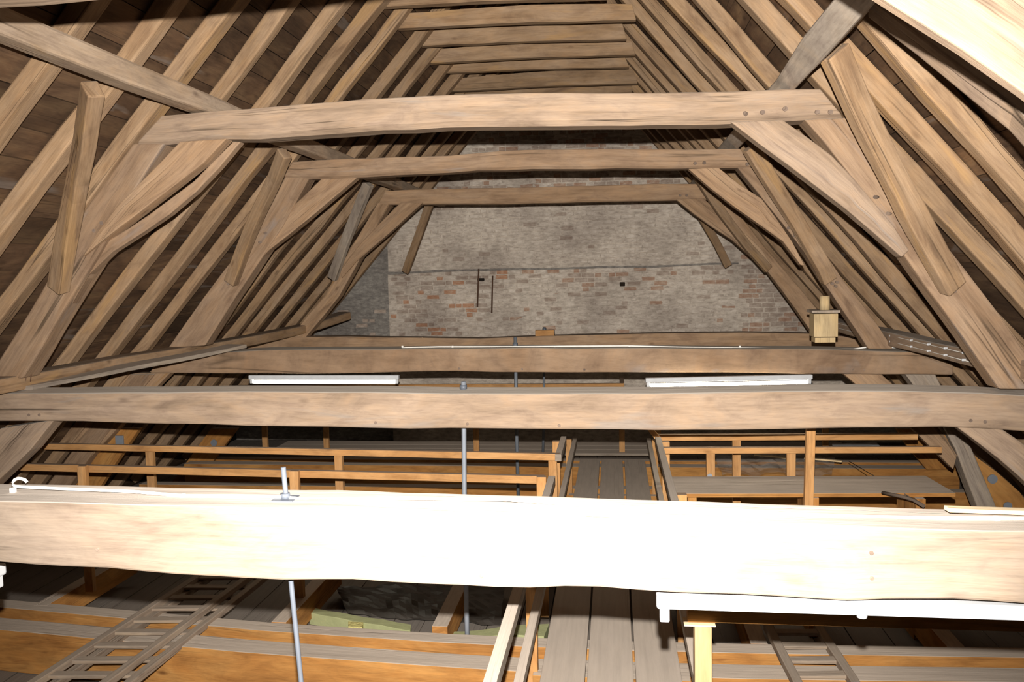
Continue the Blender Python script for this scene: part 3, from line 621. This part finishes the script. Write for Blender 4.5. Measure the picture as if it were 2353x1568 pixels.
o = sweep('strut', [tuple(at(1493, 985, 7.9)), tuple(at(1515, 1012, 7.9))], 0.05, 0.05, PINE, up=Vector((0, -1, 0)), n=2, amp=0, bevel=0.003); o.name = 'short_strut'; tag(o, 'short slanting orange strut at the head of the right walkway rail', 'strut')
h8 = rail_thing('far orange handrail before the wall, seen just over the second tie beam')
A = zrail(590, 872, 0.1); B = zrail(1432, 876, 0.1)
hr(h8, (A.x, 11.75, 0.07), (B.x, 11.75, 0.07), 0.06, 0.07)
for px in (600, 742, 1090, 1428): 
    p = at(px, 900, 11.75); pst(h8, p.x, 11.79, -0.9, 0.035, 0.08)
hr(h8, (B.x-0.02, 11.75, 0.07), (B.x-0.02, 12.6, 0.07), 0.06, 0.07)
h9 = rail_thing('far right orange handrail before the wall')
hr(h9, (0.55, 11.75, 0.0), (3.0, 11.75, 0.0), 0.06, 0.07)
for x in (0.6, 2.9): pst(h9, x, 11.79, -0.9, -0.04, 0.08)
# ------------------------------------------------------------------ tie rods
def rod(label, segs, Y, r, top, nut_y, mat, dust=True):
    t = empty('tie_rod', tuple(at(*top, Y))); tag(t, label, 'rod')
    tube('rod', [at(px, py, Y) for px, py in [top]+segs], r, mat, t)
    n = at(top[0]+(5 if r < 0.01 else 0), nut_y, Y)
    tube('nut', [n-Vector((0, 0, 0.0)), n+Vector((0, 0, r*2.0))], r*(2.0 if r < 0.01 else 1.5), NSTEEL, t, 6)
    q = r*(4.5 if r < 0.01 else 1.9); box('washer_plate', n+Vector((-q, -q, -r*0.5)), n+Vector((q, q, 0)), NSTEEL, t, 0.001)
rod('galvanised threaded rod with nut through the near tie beam', [(658, 1150), (668, 1330), (692, 1568), (700, 1650)], 2.6, 0.0085, (651, 1074), 1145, NSTEEL)
rod('steel rod with nut through the second tie beam', [(1066, 985), (1067, 1140), (1072, 1400), (1075, 1520)], 5.84, 0.018, (1065, 877), 896, STEEL)
rod('dark steel rod through the third tie beam', [(1187, 990), (1191, 1150)], 8.36, 0.018, (1184, 775), 797, DSTEEL)
rod('dark steel rod through the farthest tie beam, top bolted on a wooden block', [(1249, 990), (1247, 1060)], 11.4, 0.018, (1251, 752), 760, DSTEEL)
o = box('packing_block', at(1230, 775, 11.34), at(1273, 759, 11.34)+Vector((0, 0.16, 0)), PINE, None, 0.005); tag(o, 'orange wooden packing block on the farthest tie beam', 'block')
# ------------------------------------------------------------------ lamps
def lamp(label, a, b_, Y, lit=True, dY=0.0):
    A = at(*a, Y); B = at(*b_, Y+dY); t = empty('fluorescent_lamp', tuple((A+B)/2)); tag(t, label, 'lamp')
    d = (B-A).normalized(); f = Vector((0, 1, 0)); 
    sweep('housing', [tuple(A), tuple(B)], 0.055, 0.045, WHITE, t, n=2, amp=0, bevel=0.008)
    for q, s in ((A, 1), (B, -1)): 
        c = q+d*0.025*s-Vector((0, 0, 0.045)); sweep('end_cap', [tuple(c+Vector((0, 0, 0.025))), tuple(c-Vector((0, 0, 0.022)))], 0.03, 0.035, WHITE, t, up=Vector((0, -1, 0)), n=2, amp=0, bevel=0.004)
    if lit: 
        z_ = Vector((0, 0, -0.052)); tube('tube', [A+d*0.045+z_, B-d*0.045+z_], 0.017, TUBE, t, 12)
    else:
        c = A+d*0.62-Vector((0, 0, 0.02)); disc('starter', c, (0, 0, -1), 0.016, 0.016, WHITE, t)
lamp('left of the two lit fluorescent tube lamps under the third tie beam', (573, 867), (917, 867), 8.32)
lamp('right of the two lit fluorescent tube lamps, hanging slightly askew', (1483, 874), (1866, 866), 8.1, dY=0.1)
lamp('white lamp housing without tube under the right part of the near tie beam', (1508, 1378), (2420, 1406), 2.56, lit=False)
lamp('white lamp end just showing at the left edge under the near tie beam', (-900, 1285), (4, 1312), 2.75, lit=False)
# ------------------------------------------------------------------ cables
cb = empty('cable', (0, 2.6, 1)); tag(cb, 'white cable clipped along the top of the near tie beam, loop at its left end', 'cable')
c1 = [(62, 1112), (58, 1107), (50, 1104), (42, 1103), (34, 1106), (29, 1112), (29, 1118), (36, 1122), (120, 1126), (300, 1133), (420, 1143), (560, 1144), (640, 1145), (700, 1151), (900, 1149), (1150, 1151), (1350, 1165), (1480, 1171), (1553, 1172), (1700, 1177), (1810, 1185), (2000, 1192), (2290, 1195), (2420, 1196)]
tube('sheath', [at(px, py-2, 2.6)+Vector((0, 0, 0.002)) for px, py in c1], 0.0055, CABLE, cb, 8)
for px, py in ((30, 1128), (420, 1143), (705, 1151), (1440, 1170), (1812, 1185), (2290, 1195)):
    p = at(px, py, 2.6); box('clip', p-Vector((0.008, 0.009, 0.009)), p+Vector((0.008, 0.009, 0.011)), CABLE, cb, 0.003)
cb2 = empty('cable', (0, 8.3, 1)); tag(cb2, 'thin white cable along the top of the third tie beam', 'cable')
tube('sheath', [at(px, py, 8.33) for px, py in ((925, 800), (935, 799), (1010, 797), (1180, 797), (1300, 796), (1440, 795), (1560, 798), (1700, 800), (1850, 802), (1960, 803), (1985, 799), (2000, 797), (2060, 799), (2076, 796), (2082, 786), (2078, 778))], 0.008, CABLE, cb2, 8)
for px in (925, 1040, 1275, 1446, 1700): p = at(px, 797, 8.33); box('clip', p-Vector((0.01, 0.01, 0.01)), p+Vector((0.01, 0.01, 0.01)), CABLE, cb2, 0.003)
cb3 = empty('cable', (2.6, 7, 1)); tag(cb3, 'pair of thin wires on white clips along the lower right purlin', 'cable')
for dz in (0.0, 0.055): tube('wire', [Vector((2.60, y, 0.97+dz)) for y in (5.9, 7, 8.5, 10, 12)], 0.003, CABLE, cb3, 6)
for y in (6.25, 6.55, 6.9, 7.25, 7.65, 8.2, 8.6, 9.0, 10.9, 11.3, 11.8):
    for dz in (0.0, 0.055): box('clip', (2.59, y-0.006, 0.962+dz), (2.62, y+0.006, 0.98+dz), WHITE, cb3, 0.003)
# ------------------------------------------------------------------ nest box
nb = empty('nest_box', tuple(at(1897, 788, 8.0))); tag(nb, 'small pale wooden box with flat lid and round stub, hung near the right post', 'nest box')
def pbox(name, x0, y0, x1, y1, Y, dep, mat): return box(name, at(x0, y1, Y), at(x1, y0, Y)+Vector((0, dep, 0)), mat, nb, 0.003, along=2)
pbox('box_body', 1870, 721, 1926, 775, 8.0, 0.18, CARD); pbox('box_lid', 1866, 713, 1931, 720, 7.97, 0.22, OAKG); pbox('box_bottom', 1873, 776, 1920, 788, 8.01, 0.15, CARD)
tube('round_stub', [at(1895, 713, 8.08), at(1895, 680, 8.08)], 0.047, CARD, nb, 14)
# ------------------------------------------------------------------ loose boards
lb = empty('loose_board', tuple(at(60, 895, 5.8))); tag(lb, 'long dusty board bridging from the second to the third tie beam on the left', 'board')
sweep('board', [tuple(at(-40, 894, 5.78)), tuple(at(70, 888, 5.9)), tuple(at(300, 843, 7.0)), tuple(at(545, 795, 8.35))], 0.26, 0.035, DUSTY, lb, n=10, amp=0.006, bevel=0.004)
for px, py, q in ((32, 884, -3), (58, 880, 3), (70, 874, 3)):
    tube('rusty_nail', [at(px, py+3, 5.8), at(px+q, py-26, 5.8)], 0.004, RUST, lb, 6)
o = sweep('loose_batten', [tuple(at(2175, 1170, 2.62)), tuple(at(2353, 1176, 2.64)), tuple(at(2500, 1180, 2.66))], 0.035, 0.014, PALE, n=4, amp=0.002, bevel=0.002); tag(o, 'pale split batten lying on the right end of the near tie beam', 'batten')
for k, (a, b_, lab) in enumerate((((1733, 1046), (1812, 1053), 'left'), ((1848, 1053), (1935, 1061), 'right'))):
    o = sweep('pale_lath', [tuple(atz(*a, -0.62)), tuple(atz(*b_, -0.62))], 0.05, 0.02, PALE, n=3, amp=0.002); tag(o, 'pale lath lying beyond the right handrail, %s of two' % lab, 'lath')
# ------------------------------------------------------------------ ladders
def ladder(label, pl_, pr_, z, rungs, s0=0.05):
    A0, A1 = atz(*pl_[0], z), atz(*pl_[1], z); B0, B1 = atz(*pr_[0], z), atz(*pr_[1], z)
    t = empty('ladder', tuple((A0+B1)/2)); tag(t, label, 'ladder')
    sweep('stile', [tuple(A0), tuple(A1)], 0.06, 0.05, LADW, t, n=7, amp=0.003); sweep('stile', [tuple(B0), tuple(B1)], 0.06, 0.05, LADW, t, n=7, amp=0.003)
    for k in range(rungs):
        f = (k+0.5)/rungs; a = A0.lerp(A1, f); b_ = B0.lerp(B1, f); d = (b_-a).normalized()*0.02
        sweep('rung', [tuple(a+d), tuple(b_-d)], 0.075, 0.022, LADW, t, n=3, amp=0.003)
ladder('old wooden ladder lying aslant across the girders at lower left, the upper of two', ((20, 1610), (470, 1318)), ((190, 1610), (585, 1318)), -0.90, 10)
ladder('second old ladder under the first at lower left, shifted to the right', ((75, 1610), (495, 1318)), ((250, 1610), (620, 1318)), -0.965+0.02, 10)
ladder('wide flat ladder lying at lower right beyond the yellow post', ((1850, 1610), (1765, 1440)), ((1990, 1610), (1878, 1440)), -0.90, 5)
# ------------------------------------------------------------------ things lying on the floor between the girders
GREEN = plain('green_insulation', (0.34, 0.36, 0.19), 0.9, bump=0.3); YEL = plain('yellow_wool', (0.55, 0.5, 0.2), 0.95, bump=0.8, scale=30)
def slab(name, px4, z, th, mat, label, cat):
    p = [atz(a, b_, z) for a, b_ in px4]; 
    n = 8; vt = []; 
    secs = []
    for i in range(n):
        f = i/(n-1); a = p[0].lerp(p[1], f); b_ = p[3].lerp(p[2], f); j = Vector((0, 0, jit(a, 0.012, 5)))
        secs.append([a+j, b_+j, b_-Vector((0, 0, th)), a-Vector((0, 0, th))])
    o = loft(name, secs, mat, None, 0.004); tag(o, label, cat); return o
slab('insulation_board', ((722, 1398), (945, 1435), (943, 1450), (710, 1409)), -1.1, 0.1, GREEN, 'narrow greenish insulation board behind the nearest girders', 'insulation')
slab('insulation_mat', ((1030, 1452), (1262, 1432), (1250, 1462), (1040, 1460)), -1.1, 0.08, GREEN, 'green mat edge beside the main walkway', 'insulation')
slab('wool_tuft', ((800, 1428), (835, 1430), (832, 1443), (800, 1440)), -1.1, 0.08, YEL, 'small tuft of yellow mineral wool under the greenish board', 'insulation')
slab('foam_tray', ((1912, 1019), (2015, 1018), (2022, 1025), (1915, 1028)), -0.6, 0.04, WHITE, 'flat white foam panel beyond the right handrails', 'panel')
def sheet(name, px4, z, mat, label, seed, amp, nu=26, nv=14):
    p = [atz(a, b_, z) for a, b_ in px4]; vt = []; fc = []
    for i in range(nu):
        for j in range(nv):
            a = p[0].lerp(p[1], i/(nu-1)); b_ = p[3].lerp(p[2], i/(nu-1)); q = a.lerp(b_, j/(nv-1))
            q.z += abs(noise.noise(q*3.5+Vector((seed, 0, 0))))*amp+noise.noise(q*11)*amp*0.35; vt.append(q)
    for i in range(nu-1):
        for j in range(nv-1): fc.append((i*nv+j, (i+1)*nv+j, (i+1)*nv+j+1, i*nv+j+1))
    o = link(name, vt, fc, mat); s = o.modifiers.new('solid', 'SOLIDIFY'); s.thickness = 0.002; tag(o, label, 'plastic sheet')
m, nt, b = newmat('clear_film'); b.inputs['Base Color'].default_value = (0.5, 0.48, 0.46, 1); b.inputs['Roughness'].default_value = 0.18; b.inputs['Specular IOR Level'].default_value = 0.6; b.inputs['Alpha'].default_value = 0.16; CLEAR = m
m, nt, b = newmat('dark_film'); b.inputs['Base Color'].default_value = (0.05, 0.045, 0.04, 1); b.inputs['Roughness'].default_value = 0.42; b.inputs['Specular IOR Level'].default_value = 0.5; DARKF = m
sheet('plastic_sheet', ((1640, 1045), (1920, 1055), (1910, 1096), (1660, 1096)), -0.7, CLEAR, 'crumpled clear plastic sheet behind the right handrail', 3, 0.10)
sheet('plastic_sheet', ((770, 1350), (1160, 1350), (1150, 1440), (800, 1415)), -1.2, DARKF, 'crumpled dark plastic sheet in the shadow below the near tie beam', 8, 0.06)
# twig with cord
TW = plain('bark', (0.12, 0.09, 0.07), 0.9)
tw = empty('branch', tuple(atz(2115, 1160, -0.08))); tag(tw, 'thin dry branch with a cord on the raised planks at right', 'branch')
tube('stem', [atz(2028, 1133, -0.07), atz(2075, 1142, -0.05), atz(2100, 1150, -0.07), atz(2122, 1163, -0.07)], 0.014, TW, tw, 7)
tube('cord', [atz(1950, 1060, -0.5), atz(2010, 1095, -0.3), atz(2098, 1147, -0.06)], 0.004, TW, tw, 5)
